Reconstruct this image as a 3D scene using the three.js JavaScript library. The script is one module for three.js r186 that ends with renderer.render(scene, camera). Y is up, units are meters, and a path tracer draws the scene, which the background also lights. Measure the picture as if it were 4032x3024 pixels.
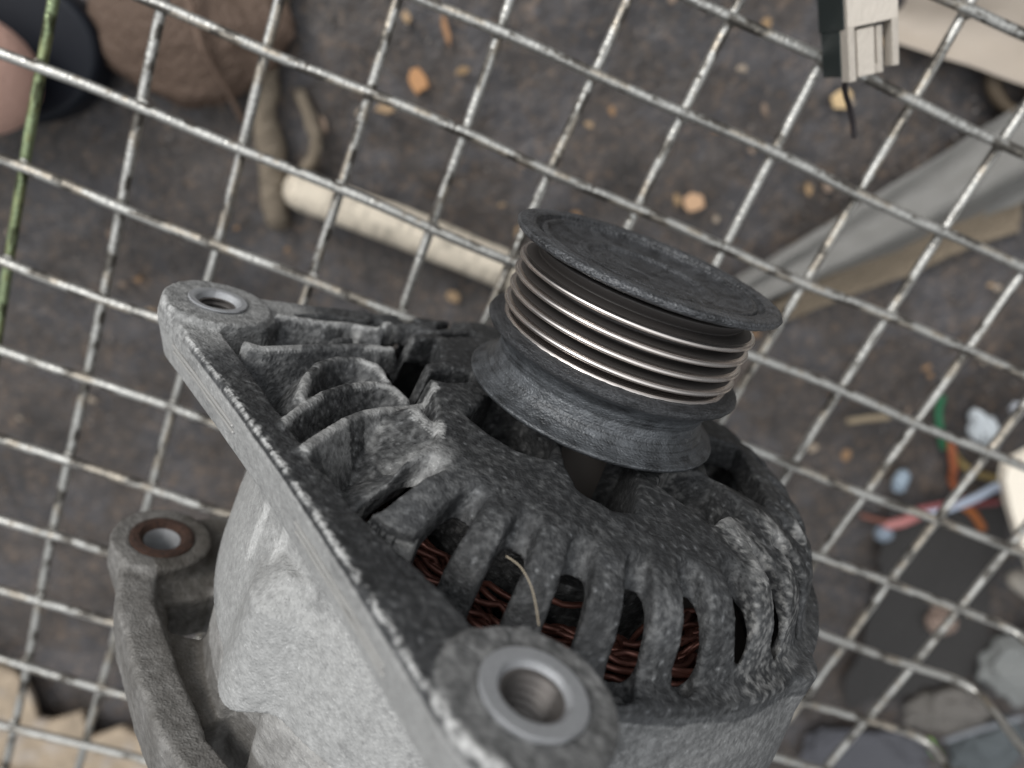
import * as THREE from 'three';
import { mergeGeometries, mergeVertices, toCreasedNormals } from 'three/addons/utils/BufferGeometryUtils.js';
import { RoundedBoxGeometry } from 'three/addons/geometries/RoundedBoxGeometry.js';

// ------------------------------------------------------------------ camera, sky, sun, exposure
const MM = 0.001;
const scene = new THREE.Scene();
const camera = new THREE.PerspectiveCamera(53.1, 4 / 3, 0.01, 20);
{
  const basis = new THREE.Matrix4().makeBasis(
    new THREE.Vector3(0.92479, 0.02229, -0.37983), new THREE.Vector3(-0.34629, -0.36433, -0.86449), new THREE.Vector3(-0.15765, 0.931, -0.32921));
  camera.quaternion.setFromRotationMatrix(basis);
  camera.position.set(-46.47 * MM, 239.6 * MM, -54.34 * MM);
  camera.focus = 0.152;
  camera.userData.fStop = 9;
}
const sunDir = new THREE.Vector3(-0.66, 0.62, -0.42).normalize();
{ // overcast sky: brighter overhead, with a broad bright part of the cloud where the sun stands
  const W = 256, H = 128, d = new Float32Array(W * H * 4), v = new THREE.Vector3();
  for (let j = 0; j < H; j++) for (let i = 0; i < W; i++) {
    const th = ((j + 0.5) / H - 0.5) * Math.PI, ph = ((i + 0.5) / W - 0.5) * 2 * Math.PI;
    v.set(Math.cos(th) * Math.cos(ph), Math.sin(th), Math.cos(th) * Math.sin(ph));
    const c = v.dot(sunDir), s = Math.max(0, v.y);
    const L = 0.14 + 0.80 * s * s + 1.35 * Math.exp((c - 1) * 5.0);
    const k = (j * W + i) * 4;
    d[k] = L * 0.97; d[k + 1] = L * 1.0; d[k + 2] = L * 1.03; d[k + 3] = 1;
  }
  const sky = new THREE.DataTexture(d, W, H, THREE.RGBAFormat, THREE.FloatType);
  sky.mapping = THREE.EquirectangularReflectionMapping; sky.magFilter = sky.minFilter = THREE.LinearFilter; sky.needsUpdate = true;
  scene.background = sky; scene.environment = sky;
}
const sun = new THREE.DirectionalLight(new THREE.Color(1, 0.97, 0.92), 1.3);
sun.position.copy(sunDir).multiplyScalar(1.2); sun.castShadow = true;
sun.shadow.radius = 34; sun.shadow.mapSize.set(2048, 2048);
Object.assign(sun.shadow.camera, { left: -0.5, right: 0.5, top: 0.5, bottom: -0.5, near: 0.1, far: 3 });
scene.add(sun);
const EXPOSURE = 1.3;

// ------------------------------------------------------------------ noise, small maths
let seed = 12345;
const rnd = () => { seed = (seed * 1664525 + 1013904223) >>> 0; return seed / 4294967296; };
const rr = (a, b) => a + (b - a) * rnd();
function hash(x, y, z) { let h = Math.imul(x, 374761393) ^ Math.imul(y, 668265263) ^ Math.imul(z, 2147483647 ^ 1274126177); h = Math.imul(h ^ (h >>> 13), 1274126177); return ((h ^ (h >>> 16)) >>> 0) / 4294967296; }
function noise(x, y, z) {
  const xi = Math.floor(x), yi = Math.floor(y), zi = Math.floor(z); let a = x - xi, b = y - yi, c = z - zi;
  a = a * a * (3 - 2 * a); b = b * b * (3 - 2 * b); c = c * c * (3 - 2 * c);
  const l = (p, q, t) => p + (q - p) * t;
  return l(l(l(hash(xi, yi, zi), hash(xi + 1, yi, zi), a), l(hash(xi, yi + 1, zi), hash(xi + 1, yi + 1, zi), a), b),
    l(l(hash(xi, yi, zi + 1), hash(xi + 1, yi, zi + 1), a), l(hash(xi, yi + 1, zi + 1), hash(xi + 1, yi + 1, zi + 1), a), b), c);
}
const fbm = (x, y, z, o = 3) => { let s = 0, a = 0.5, t = 0; for (let i = 0; i < o; i++) { s += a * noise(x, y, z); t += a; a *= 0.5; x = x * 2.03 + 7; y = y * 2.03 + 3; z = z * 2.03 + 5; } return s / t; };
const clamp = (x, a = 0, b = 1) => Math.min(b, Math.max(a, x));
const sstep = (a, b, x) => { const t = clamp((x - a) / (b - a)); return t * t * (3 - 2 * t); };
const mix = (a, b, t) => a + (b - a) * t;
const smax = (a, b, k) => { const h = Math.max(k - Math.abs(a - b), 0) / k; return Math.max(a, b) + h * h * k * 0.25; };
const smin = (a, b, k) => -smax(-a, -b, k);
const segd = (x, y, ax, ay, bx, by) => { const dx = bx - ax, dy = by - ay, t = clamp(((x - ax) * dx + (y - ay) * dy) / (dx * dx + dy * dy)); return [Math.hypot(x - ax - dx * t, y - ay - dy * t), t]; };
const lined = (x, y, P) => { let m = 1e9; for (let i = 1; i < P.length; i++) m = Math.min(m, segd(x, y, P[i - 1][0], P[i - 1][1], P[i][0], P[i][1])[0]); return m; };
function polyd(x, y, P) { // signed distance to a polygon, negative inside
  let m = 1e9, ins = false;
  for (let i = 0, j = P.length - 1; i < P.length; j = i++) {
    m = Math.min(m, segd(x, y, P[j][0], P[j][1], P[i][0], P[i][1])[0]);
    if ((P[i][1] > y) !== (P[j][1] > y) && x < (P[j][0] - P[i][0]) * (y - P[i][1]) / (P[j][1] - P[i][1]) + P[i][0]) ins = !ins;
  }
  return ins ? -m : m;
}
const table = (T) => (x) => { if (x <= T[0][0]) return T[0][1]; for (let i = 1; i < T.length; i++) if (x <= T[i][0]) { const t = (x - T[i - 1][0]) / (T[i][0] - T[i - 1][0]); return mix(T[i - 1][1], T[i][1], t); } return T[T.length - 1][1]; };

// ------------------------------------------------------------------ textures
function tex(size, fn, srgb = false, rep = 1) {
  const d = new Uint8Array(size * size * 4);
  for (let j = 0; j < size; j++) for (let i = 0; i < size; i++) { const c = fn(i / size, j / size); const k = (j * size + i) * 4; for (let q = 0; q < 3; q++) d[k + q] = clamp((c.length ? c[q] : c)) * 255; d[k + 3] = 255; }
  const t = new THREE.DataTexture(d, size, size); t.wrapS = t.wrapT = THREE.RepeatWrapping; t.magFilter = THREE.LinearFilter; t.minFilter = THREE.LinearMipmapLinearFilter; t.generateMipmaps = true;
  if (srgb) t.colorSpace = THREE.SRGBColorSpace; t.repeat.set(rep, rep); t.needsUpdate = true; return t;
}
// noise that tiles in the unit square
const tn = (u, v, f, s = 0) => { const x = u * f, y = v * f, xi = Math.floor(x), yi = Math.floor(y); let a = x - xi, b = y - yi; a = a * a * (3 - 2 * a); b = b * b * (3 - 2 * b); const H = (i, j) => hash(((i % f) + f) % f, ((j % f) + f) % f, s); return mix(mix(H(xi, yi), H(xi + 1, yi), a), mix(H(xi, yi + 1), H(xi + 1, yi + 1), a), b); };
const tfbm = (u, v, f, o, s) => { let t = 0, w = 0, a = 0.5; for (let i = 0; i < o; i++) { t += a * tn(u, v, f, s + i); w += a; a *= 0.55; f *= 2; } return t / w; };
const castBump = tex(512, (u, v) => 0.6 * tfbm(u, v, 40, 3, 1) + 0.4 * Math.pow(tn(u, v, 110, 9), 2));
const sootBump = tex(512, (u, v) => { const a = tfbm(u, v, 32, 4, 21), b = tn(u, v, 90, 30); return 0.55 * a + 0.45 * b * b; });
const wireMap = tex(512, (u, v) => { const a = tfbm(u, v, 7, 5, 41), b = tn(u, v, 8, 50), s = tn(u, v, 96, 60), st = tn(u, 0, 40, 61), d = Math.max(sstep(0.53, 0.66, a), 0.6 * sstep(0.72, 0.9, st * 0.7 + s * 0.3)), ru = sstep(0.50, 0.62, tfbm(u, v, 5, 4, 65)); const g = 0.90 - 0.10 * b - 0.14 * s; return [mix(mix(g, g * 0.92, ru), 0.42, d), mix(mix(g * 0.995, g * 0.875, ru), 0.405, d), mix(mix(g * 0.98, g * 0.815, ru), 0.385, d)]; }, true);
const wireBump = tex(512, (u, v) => 0.6 * tn(u, 0, 64, 71) + 0.25 * tfbm(u, v, 32, 3, 75) + 0.15 * tn(u, v, 128, 79));
const wireRough = tex(256, (u, v) => { const a = 0.36 + 0.4 * tfbm(u, v, 16, 4, 81); return [a, a, a]; });
const fineNoise = tex(512, (u, v) => tfbm(u, v, 16, 5, 91));
const soilBump = tex(1024, (u, v) => 0.7 * tfbm(u, v, 24, 6, 101) + 0.3 * Math.pow(tn(u, v, 128, 111), 3));
const soilMap = tex(1024, (u, v) => {
  const a = tfbm(u, v, 8, 6, 121), b = tfbm(u, v, 48, 4, 131), p = sstep(0.52, 0.72, tfbm(u, v, 64, 3, 141)), q = sstep(0.62, 0.8, tfbm(u, v, 96, 2, 151));
  const t = 0.55 + 0.5 * a + 0.35 * (b - 0.5);
  let r = 0.30 * t, g = 0.275 * t, bl = 0.263 * t;
  const grey = sstep(0.5, 0.62, tfbm(u, v, 12, 4, 161)); r = mix(r, 0.315 * t, grey * 0.7); g = mix(g, 0.308 * t, grey * 0.7); bl = mix(bl, 0.32 * t, grey * 0.7);
  r += 0.04 * p + 0.10 * q; g += 0.028 * p + 0.07 * q; bl += 0.016 * p + 0.04 * q; return [r, g, bl];
}, true);
const brushed = tex(256, (u, v) => { const a = 0.6 + 0.15 * (tn(u, v, 8, 171) - 0.5) + 0.5 * (tn(0, v, 64, 175) - 0.5); return [a, a, a]; });

// ------------------------------------------------------------------ materials
const std = (o) => new THREE.MeshStandardMaterial(o);
const phy = (o) => new THREE.MeshPhysicalMaterial(o);
const lin = (r, g, b) => new THREE.Color().setRGB(r, g, b);
const grain = tex(512, (u, v) => { const a = tfbm(u, v, 64, 3, 201), s = tn(u, v, 170, 211), t = tn(u, v, 230, 221); const g = 0.60 + 0.26 * (a - 0.5) + (s > 0.86 ? 0.4 * (s - 0.86) / 0.14 : 0) - (t > 0.82 ? 0.25 * (t - 0.82) / 0.18 : 0); return [g, g, g]; });
const discMap = tex(512, (u, v) => { const st = tn(0, v, 110, 231) * 0.5 + tn(u, v, 64, 233) * 0.25 + tn(0.3, v, 40, 235) * 0.25, b = tfbm(u, v, 10, 5, 237), k = tn(u, v, 170, 239); const g = 0.5 + 0.5 * (st - 0.5) + 0.8 * (b - 0.5) + (k > 0.84 && b > 0.48 ? 0.35 : 0); return [g, g * 1.01, g * 1.03]; });
const M = {
  cast: std({ color: lin(1.6, 1.6, 1.6), map: grain, vertexColors: true, roughness: 0.66, metalness: 0.2, bumpMap: castBump, bumpScale: 0.0003 }),
  seam: std({ color: lin(0.55, 0.54, 0.52), roughness: 0.55, metalness: 0.4, map: grain }),
  soot: std({ color: lin(0.115, 0.117, 0.122), roughness: 0.44, metalness: 0.25, map: discMap, bumpMap: sootBump, bumpScale: 0.0005 }),
  sootSoft: std({ color: lin(0.135, 0.142, 0.15), roughness: 0.46, metalness: 0.3, map: discMap, bumpMap: sootBump, bumpScale: 0.00025 }),
  drum: std({ color: lin(0.035, 0.031, 0.029), roughness: 0.5, metalness: 0.2 }),
  rib: std({ color: lin(0.74, 0.68, 0.64), roughness: 0.42, metalness: 1, roughnessMap: brushed }),
  insert: std({ color: lin(0.62, 0.63, 0.65), roughness: 0.5, metalness: 0.5, map: grain, bumpMap: castBump, bumpScale: 0.0001 }),
  insertShade: std({ color: lin(0.11, 0.10, 0.094), roughness: 0.42, metalness: 0.5 }),  // darker copy of the insert metal, shade of the lug bores in its colour
  rust: std({ color: lin(0.11, 0.05, 0.03), map: discMap, roughness: 0.85, bumpMap: sootBump, bumpScale: 0.0004 }),
  copper: std({ color: lin(0.14, 0.058, 0.044), roughness: 0.4, metalness: 0.55 }),
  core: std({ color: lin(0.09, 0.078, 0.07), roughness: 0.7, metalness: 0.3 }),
  wire: std({ color: lin(0.78, 0.775, 0.755), map: wireMap, metalness: 0.8, roughness: 0.72, roughnessMap: wireRough, bumpMap: wireBump, bumpScale: 0.00026 }),
};

// ------------------------------------------------------------------ building helpers
const used = new Map();
const numbered = (n) => { const k = used.get(n) || 0; used.set(n, k + 1); return k ? `${n}_${String(k).padStart(3, '0')}` : n; };
function mesh(name, geo, mat, parent = scene) { const m = new THREE.Mesh(geo, mat); m.name = parent === scene ? numbered(name) : name; m.castShadow = m.receiveShadow = true; parent.add(m); return m; }
function thing(name, label, category, group) { const o = new THREE.Group(); o.name = numbered(name); scene.add(o); return tag(o, label, category, group); }
function tag(o, label, category, group, kind) { o.userData.label = label; if (category) o.userData.category = category; if (group) o.userData.group = group; if (kind) o.userData.kind = kind; return o; }
const V3 = (x, y, z) => new THREE.Vector3(x * MM, y * MM, z * MM);
let uvOff = 0;
function tube(pts, r, seg = 40, rad = 10, uvScale = 0) { // pts in mm
  const c = new THREE.CatmullRomCurve3(pts.map((p) => V3(...p)), false, 'centripetal'); const g = new THREE.TubeGeometry(c, seg, r * MM, rad, false);
  if (uvScale) { uvOff += 1; const L = c.getLength() / MM, uv = g.attributes.uv; for (let i = 0; i < uv.count; i++) uv.setXY(i, uv.getX(i) * L / uvScale + uvOff * 0.37, uv.getY(i) * 0.3 + uvOff * 0.619); }
  // round ends
  const caps = [[c.getPoint(0)], [c.getPoint(1)]].map(([p]) => new THREE.SphereGeometry(r * MM * 0.995, rad, 6).translate(p.x, p.y, p.z));
  return mergeGeometries([g, ...caps]);
}

// surface nets on a signed field; f(x, y, z) in mm, negative inside
function surfaceNets(lo, hi, h, fill) {
  const nx = Math.ceil((hi[0] - lo[0]) / h) + 1, ny = Math.ceil((hi[1] - lo[1]) / h) + 1, nz = Math.ceil((hi[2] - lo[2]) / h) + 1;
  const F = new Float32Array(nx * ny * nz), sx = 1, sy = nx, sz = nx * ny;
  fill(F, nx, ny, nz);
  const id = new Int32Array(nx * ny * nz).fill(-1), P = [], I = [];
  const off = [0, sx, sy, sx + sy, sz, sx + sz, sy + sz, sx + sy + sz];
  const E = [[0, 1], [2, 3], [4, 5], [6, 7], [0, 2], [1, 3], [4, 6], [5, 7], [0, 4], [1, 5], [2, 6], [3, 7]];
  for (let k = 0; k < nz - 1; k++) for (let j = 0; j < ny - 1; j++) { let n = k * sz + j * sy; for (let i = 0; i < nx - 1; i++, n++) {
    let m = 0; for (let q = 0; q < 8; q++) if (F[n + off[q]] < 0) m |= 1 << q;
    if (m === 0 || m === 255) continue;
    let x = 0, y = 0, z = 0, c = 0;
    for (const [a, b] of E) { const A = (m >> a) & 1, B = (m >> b) & 1; if (A === B) continue; const fa = F[n + off[a]], fb = F[n + off[b]], t = fa / (fa - fb);
      x += mix(a & 1, b & 1, t); y += mix((a >> 1) & 1, (b >> 1) & 1, t); z += mix(a >> 2, b >> 2, t); c++; }
    id[n] = P.length / 3; P.push(lo[0] + (i + x / c) * h, lo[1] + (j + y / c) * h, lo[2] + (k + z / c) * h);
  } }
  const quad = (a, b, c, d, flip) => { if (flip) I.push(a, b, c, a, c, d); else I.push(a, c, b, a, d, c); };
  for (let k = 1; k < nz - 1; k++) for (let j = 1; j < ny - 1; j++) for (let i = 1; i < nx - 1; i++) {
    const n = k * sz + j * sy + i, s = F[n] < 0;
    if (s !== F[n + sx] < 0) quad(id[n - sy - sz], id[n - sz], id[n], id[n - sy], s);
    if (s !== F[n + sy] < 0) quad(id[n - sx - sz], id[n - sx], id[n], id[n - sz], s);
    if (s !== F[n + sz] < 0) quad(id[n - sx - sy], id[n - sy], id[n], id[n - sx], s);
  }
  return { P: new Float32Array(P), I: new Uint32Array(I) };
}
// drops islands of fewer than `least` triangles
function dropSmall(net, least) {
  const n = net.P.length / 3, p = new Int32Array(n).map((_, i) => i), find = (a) => { while (p[a] !== a) { p[a] = p[p[a]]; a = p[a]; } return a; };
  for (let t = 0; t < net.I.length; t += 3) { const a = find(net.I[t]), b = find(net.I[t + 1]), c = find(net.I[t + 2]); p[b] = a; p[find(c)] = find(a); }
  const cnt = new Int32Array(n); for (let t = 0; t < net.I.length; t += 3) cnt[find(net.I[t])]++;
  const I = []; for (let t = 0; t < net.I.length; t += 3) if (cnt[find(net.I[t])] >= least) I.push(net.I[t], net.I[t + 1], net.I[t + 2]);
  net.I = new Uint32Array(I); return net;
}
function normals(net) {
  const N = new Float32Array(net.P.length), { P, I } = net;
  for (let t = 0; t < I.length; t += 3) { const a = I[t] * 3, b = I[t + 1] * 3, c = I[t + 2] * 3;
    const ux = P[b] - P[a], uy = P[b + 1] - P[a + 1], uz = P[b + 2] - P[a + 2], vx = P[c] - P[a], vy = P[c + 1] - P[a + 1], vz = P[c + 2] - P[a + 2];
    const x = uy * vz - uz * vy, y = uz * vx - ux * vz, z = ux * vy - uy * vx;
    for (const q of [a, b, c]) { N[q] += x; N[q + 1] += y; N[q + 2] += z; } }
  for (let i = 0; i < N.length; i += 3) { const l = Math.hypot(N[i], N[i + 1], N[i + 2]) || 1; N[i] /= l; N[i + 1] /= l; N[i + 2] /= l; }
  return N;
}
// splits a net into parts by part(x, y, z) and gives each box-projected uv (one tile = 40 mm) and colours
function pieces(net, part, color, place) {
  const N = normals(net), { P, I } = net, out = new Map(), nv = P.length / 3, col = color ? new Float32Array(P.length) : null;
  if (col) for (let i = 0; i < nv; i++) { const c = color(P[3 * i], P[3 * i + 1], P[3 * i + 2], N[3 * i], N[3 * i + 1], N[3 * i + 2]); col[3 * i] = c[0]; col[3 * i + 1] = c[1]; col[3 * i + 2] = c[2]; }
  for (let t = 0; t < I.length; t += 3) {
    const a = I[t] * 3, b = I[t + 1] * 3, c = I[t + 2] * 3;
    const key = part ? part((P[a] + P[b] + P[c]) / 3, (P[a + 1] + P[b + 1] + P[c + 1]) / 3, (P[a + 2] + P[b + 2] + P[c + 2]) / 3) : 'body';
    if (!out.has(key)) out.set(key, { map: new Map(), p: [], n: [], uv: [], c: [], i: [] });
    const o = out.get(key), ax = Math.abs(N[a] + N[b] + N[c]), ay = Math.abs(N[a + 1] + N[b + 1] + N[c + 1]), az = Math.abs(N[a + 2] + N[b + 2] + N[c + 2]);
    const dom = ax > ay && ax > az ? 0 : ay > az ? 1 : 2, tri = [];
    for (let q = 0; q < 3; q++) { const v = I[t + q], k = v * 3 + dom; let m = o.map.get(k);
      if (m === undefined) { m = o.p.length / 3; o.map.set(k, m); const x = P[3 * v], y = P[3 * v + 1], z = P[3 * v + 2];
        const w = place ? place(x, y, z) : [x * MM, y * MM, z * MM], nn = place ? [N[3 * v], N[3 * v + 1], -N[3 * v + 2]] : [N[3 * v], N[3 * v + 1], N[3 * v + 2]];
        o.p.push(...w); o.n.push(...nn); o.uv.push((dom === 0 ? y : x) / 40, (dom === 2 ? y : z) / 40); if (col) o.c.push(col[3 * v], col[3 * v + 1], col[3 * v + 2]); }
      tri.push(m); }
    if (place) o.i.push(tri[0], tri[2], tri[1]); else o.i.push(...tri);
  }
  const geos = new Map();
  for (const [k, o] of out) { const g = new THREE.BufferGeometry(); g.setAttribute('position', new THREE.Float32BufferAttribute(o.p, 3)); g.setAttribute('normal', new THREE.Float32BufferAttribute(o.n, 3)); g.setAttribute('uv', new THREE.Float32BufferAttribute(o.uv, 2)); if (col) g.setAttribute('color', new THREE.Float32BufferAttribute(o.c, 3)); g.setIndex(o.i); geos.set(k, g); }
  return geos;
}

// ------------------------------------------------------------------ ground
const GY = -180; // mm, below the basket floor at y = 0
{
  const n = 420, S = 1500, g = new THREE.PlaneGeometry(S * MM, S * MM, n, n).rotateX(-Math.PI / 2), p = g.attributes.position, uv = g.attributes.uv;
  for (let i = 0; i < p.count; i++) { const x = p.getX(i) / MM, z = p.getZ(i) / MM; p.setY(i, (GY - 3 + 9 * (fbm(x / 90, 1, z / 90, 3) - 0.5) + 4 * (fbm(x / 17, 5, z / 17, 3) - 0.5)) * MM); uv.setXY(i, x / 260, z / 260); }
  g.translate(0.1, 0, 0.1); g.computeVertexNormals();
  const m = mesh('ground', g, std({ map: soilMap, bumpMap: soilBump, bumpScale: 0.002, roughness: 0.58 })); m.userData.kind = 'structure'; m.userData.label = 'dark brown trodden soil with pale flecks far below the wire basket';
}

// ------------------------------------------------------------------ wire basket
{
  const t = thing('wire_basket', 'galvanised wire basket with a square mesh floor that carries the alternator', 'wire basket');
  const A = [[-120.5, -0.0504], [-96.7, 0.0008], [-67.7, -0.0026], [-37.6, 0.0024], [-8.5, 0.0017], [21.6, 0.0028], [51.9, 0.0038], [81.5, 0.0022], [113.3, 0.0009], [144.7, -0.0008], [173.4, -0.018], [208.8, 0.0104], [236.8, -0.0238], [268, 0]];
  A.forEach(([z0, s], k) => {
    const pts = [], wob = (x) => 0.5 * Math.sin(x / 34 + k * 2.1) + 0.4 * Math.sin(x / 13 + k);
    const zz = (x) => z0 + s * x + wob(x);
    for (let x = -330; x <= 200; x += 22) pts.push([x, 0.25 * Math.sin(x / 20 + k), zz(x)]);
    const bx = 216 + 1.2 * Math.sin(k * 3.7);
    pts.push([bx - 8, 0, zz(200)], [bx - 3.2, 1.6, zz(200)], [bx - 0.6, 5, zz(200)], [bx, 10, zz(200)], [bx + 0.4, 24, zz(200) + 0.5], [bx + 0.8, 55, zz(200) + 1]);
    const m = mesh('wire', tube(pts, 1.62, 190, 14, 45), M.wire, t);
  });
  const B = [[-168.6, 0.0136], [-139.6, 0.0166], [-109.6, 0.0099], [-79, 0.0112], [-48.6, 0.0269], [-21.6, -0.02], [7.6, -0.0274], [38.6, -0.0215], [68.4, -0.0312], [99.9, -0.0353], [131, -0.0502], [162, -0.0417], [194.7, -0.0581]];
  B.unshift([-199, 0.012], [-229, 0.012]);
  const green = M.wire.clone(); green.color = lin(0.46, 0.56, 0.33);  // green lens fringe painted into the colour of the whole wire
  B.forEach(([x0, s], k) => {
    const pts = []; for (let z = -220; z <= 340; z += 20) pts.push([x0 + s * z + 0.4 * Math.sin(z / 25 + k * 1.7), -3.15 + 0.15 * Math.sin(z / 14 + k), z]);
    const m = mesh('wire', tube(pts, 1.55, 150, 14, 45), k === 2 ? green : M.wire, t); if (k === 2) m.userData.label = 'wire with a green fringe painted into its tint';
  });
  const weld = new THREE.SphereGeometry(1, 12, 8), bz = A.map(([z0, q]) => (x) => z0 + q * x);
  A.forEach((_, k) => B.forEach(([x0, q]) => { if (k > 10 && x0 > -20) return; let x = x0, z = bz[k](x); x = x0 + q * z; z = bz[k](x) + 0.5 * Math.sin(x / 34 + k * 2.1) + 0.4 * Math.sin(x / 13 + k);
    const w = mesh('weld', weld, M.wire, t); w.position.set((x + rr(-0.3, 0.3)) * MM, -1.6 * MM, (z + rr(-0.3, 0.3)) * MM); w.scale.set(rr(1.7, 2.4) * MM, rr(0.9, 1.3) * MM, rr(1.7, 2.4) * MM); w.rotation.y = rr(0, 3); }));
  const rim = []; for (let z = -220; z <= 340; z += 40) rim.push([218.6, 54, z]); mesh('rim_wire', tube(rim, 1.9, 40, 12, 45), M.wire, t);
}

// ------------------------------------------------------------------ alternator
// its own axes: u, v across the front face, w along the shaft towards the pulley; 0 at the lip under the pulley
const BASE = 73.5;
const place = (u, v, w) => [u * MM, (v + BASE) * MM, -w * MM];
const alt = thing('alternator', 'car alternator lying on its side, sooty ribbed front and ribbed belt pulley', 'alternator');
{
  const U = new THREE.Vector3(0.99857, 0, -0.0535), V = new THREE.Vector3(0.00254, 0.99887, 0.04743), Z = new THREE.Vector3(0.05344, -0.0475, 0.99744);
  alt.quaternion.setFromRotationMatrix(new THREE.Matrix4().makeBasis(U, V, Z));
  alt.position.set(0, 74.6 * MM, 0).addScaledVector(V, -BASE * MM);
}
const LUG1 = [-88, -6.5], LUG2 = [-14.2, 85.5];
const dome = table([[0, -3.5], [34, -4], [44, -5], [52, -6.6], [56, -8.6], [59, -11.5], [60.8, -15], [62, -19.5], [63.5, -22.8], [66, -24], [90, -25.2]]);
const sideR = table([[-58, 72.6], [-45, 71.5], [-36, 70], [-27, 67.8], [-24, 67.2], [0, 66.5]]);
const POCKET = [[-74, 12], [-71, 18], [-64, 27], [-58, 37], [-52, 45.5], [-46, 49], [-40, 41], [-34, 31], [-35, 20], [-38, 8], [-40, -2], [-43, -10], [-46, -20], [-50, -29.5], [-57, -26.5], [-64, -23], [-70, -18.5], [-73.5, -12], [-75, 0]];
const RIBS = [ // [points, half width, crest, fall]
  [[[-75, -12], [-71, -13.4], [-64.8, -16], [-59, -19.8], [-52, -22.6], [-47, -25]], 0.8, -8.8, 1.5],
  [[[-80, 9], [-75, 9.2], [-72.8, 8.7], [-67.9, 4], [-62.5, -1.7], [-55.5, -7.7], [-48, -12.5]], 1.1, -8.6, 1.25],
  [[[-61.5, -3.5], [-60.8, -9], [-57.6, -14.2], [-53.5, -17.2], [-49, -15.4]], 0.7, -9.6, 1.6],
  [[[-60.8, 25], [-61.6, 16.4], [-60.7, 8.3], [-57.8, 2.8], [-53.6, 0], [-49.7, 0.2], [-46, 4.3]], 1.0, -8.4, 1.3],
  [[[-61.5, 36], [-59.6, 27.4], [-57, 19.5], [-53.6, 13.3], [-48.5, 8], [-44.4, 7.5], [-41, 11]], 0.9, -9.0, 1.1],
  [[[-55.6, 42.5], [-53.4, 35.8], [-50.8, 28.6], [-47.9, 23.4], [-43.9, 19.2], [-39.3, 15.2], [-33.8, 9]], 1.1, -8.6, 1.15],
  [[[-50.9, -22], [-46.7, -26.4], [-41, -24.3], [-37.5, -19]], 0.9, -6.5, 1.6],
  [[[-38.5, 20.5], [-34.7, 25.5], [-31.3, 29.5], [-29, 36], [-33, 44]], 1.3, -6.2, 0.55],
];
const PITS = [ // windows in the hub: [outline, depth they reach down to]
  [[[-27.5, 20], [-22, 5], [-15, 4], [-8.5, 12], [-9, 19], [-11, 28.5], [-16.7, 28.5], [-22.6, 25]], -25],
  [[[-6.5, 12], [-6.9, 30], [-5.1, 36], [1.7, 39], [6.2, 37.6], [8.1, 28.4], [9.5, 12]], -25],
  [[[29, 13], [41, 17], [44, 5], [43, -10], [30, -8]], -30],
  [[[-48.2, -9.5], [-37.6, -17], [-36.2, -3.4], [-45.6, 4]], -30],
  [[[-50, -20.3], [-46.8, -24], [-40, -22.8], [-42.9, -19], [-46.9, -17.8]], -20],
  [[[-43, -31], [-31.6, -41.6], [-30.6, -36.3], [-38.5, -26.2]], -26],
  [[[-37.2, -22.7], [-29, -29.8], [-28, -28.4], [-36, -21.6]], -14],
  [[[-38.4, 6.6], [-34.3, 1.4], [-28.3, -1.8], [-28, 2], [-33.8, 6.6]], -16],
  [[[14, 25], [24, 33], [33, 24], [29, 15], [20, 14]], -13],
];
const SLOT = { a0: 130.3, da: 11.75, hw: 2.75, r0: 48.5, r1: 66.5, n: 26 };
function slotD(u, v, in0 = 0, in1 = 0) {
  const r = Math.hypot(u, v); if (r < 40 || r > 75) return 9;
  let a = Math.atan2(v, u) * 180 / Math.PI, k = Math.round((SLOT.a0 - a) / SLOT.da); if (a < -170) { a += 360; k = Math.round((SLOT.a0 - a) / SLOT.da); }
  if (k < 0 || k > SLOT.n) return 9;
  const d = (SLOT.a0 - k * SLOT.da - a) * Math.PI / 180, s = r * Math.sin(d), q = r * Math.cos(d);
  const hw = SLOT.hw * (0.82 + 0.18 * sstep(48, 58, r)), r1 = (k <= 4 ? SLOT.r1 : k === 5 ? 64.6 : k === 6 ? 61.8 : 62.8) - in1, r0 = SLOT.r0 + in0;
  return Math.hypot(Math.max(Math.abs(q - (r0 + r1) / 2) - (r1 - r0) / 2 + hw, 0), s) - hw;
}
const flange2 = (u, v) => { // the plate between the two lugs and the edge from the far lug back to the body
  const [d, t] = segd(u, v, LUG1[0], LUG1[1], LUG2[0], LUG2[1]); const bow = 1.9 * Math.sin(Math.PI * t);
  const a = d - mix(12.2, 13.4, t) + bow, [e, s] = segd(u, v, -84, -9, -30, -40);
  return smin(a, e - mix(9, 9.6, s), 3);
};
const LUGR = [12.2, 13.4];
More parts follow.
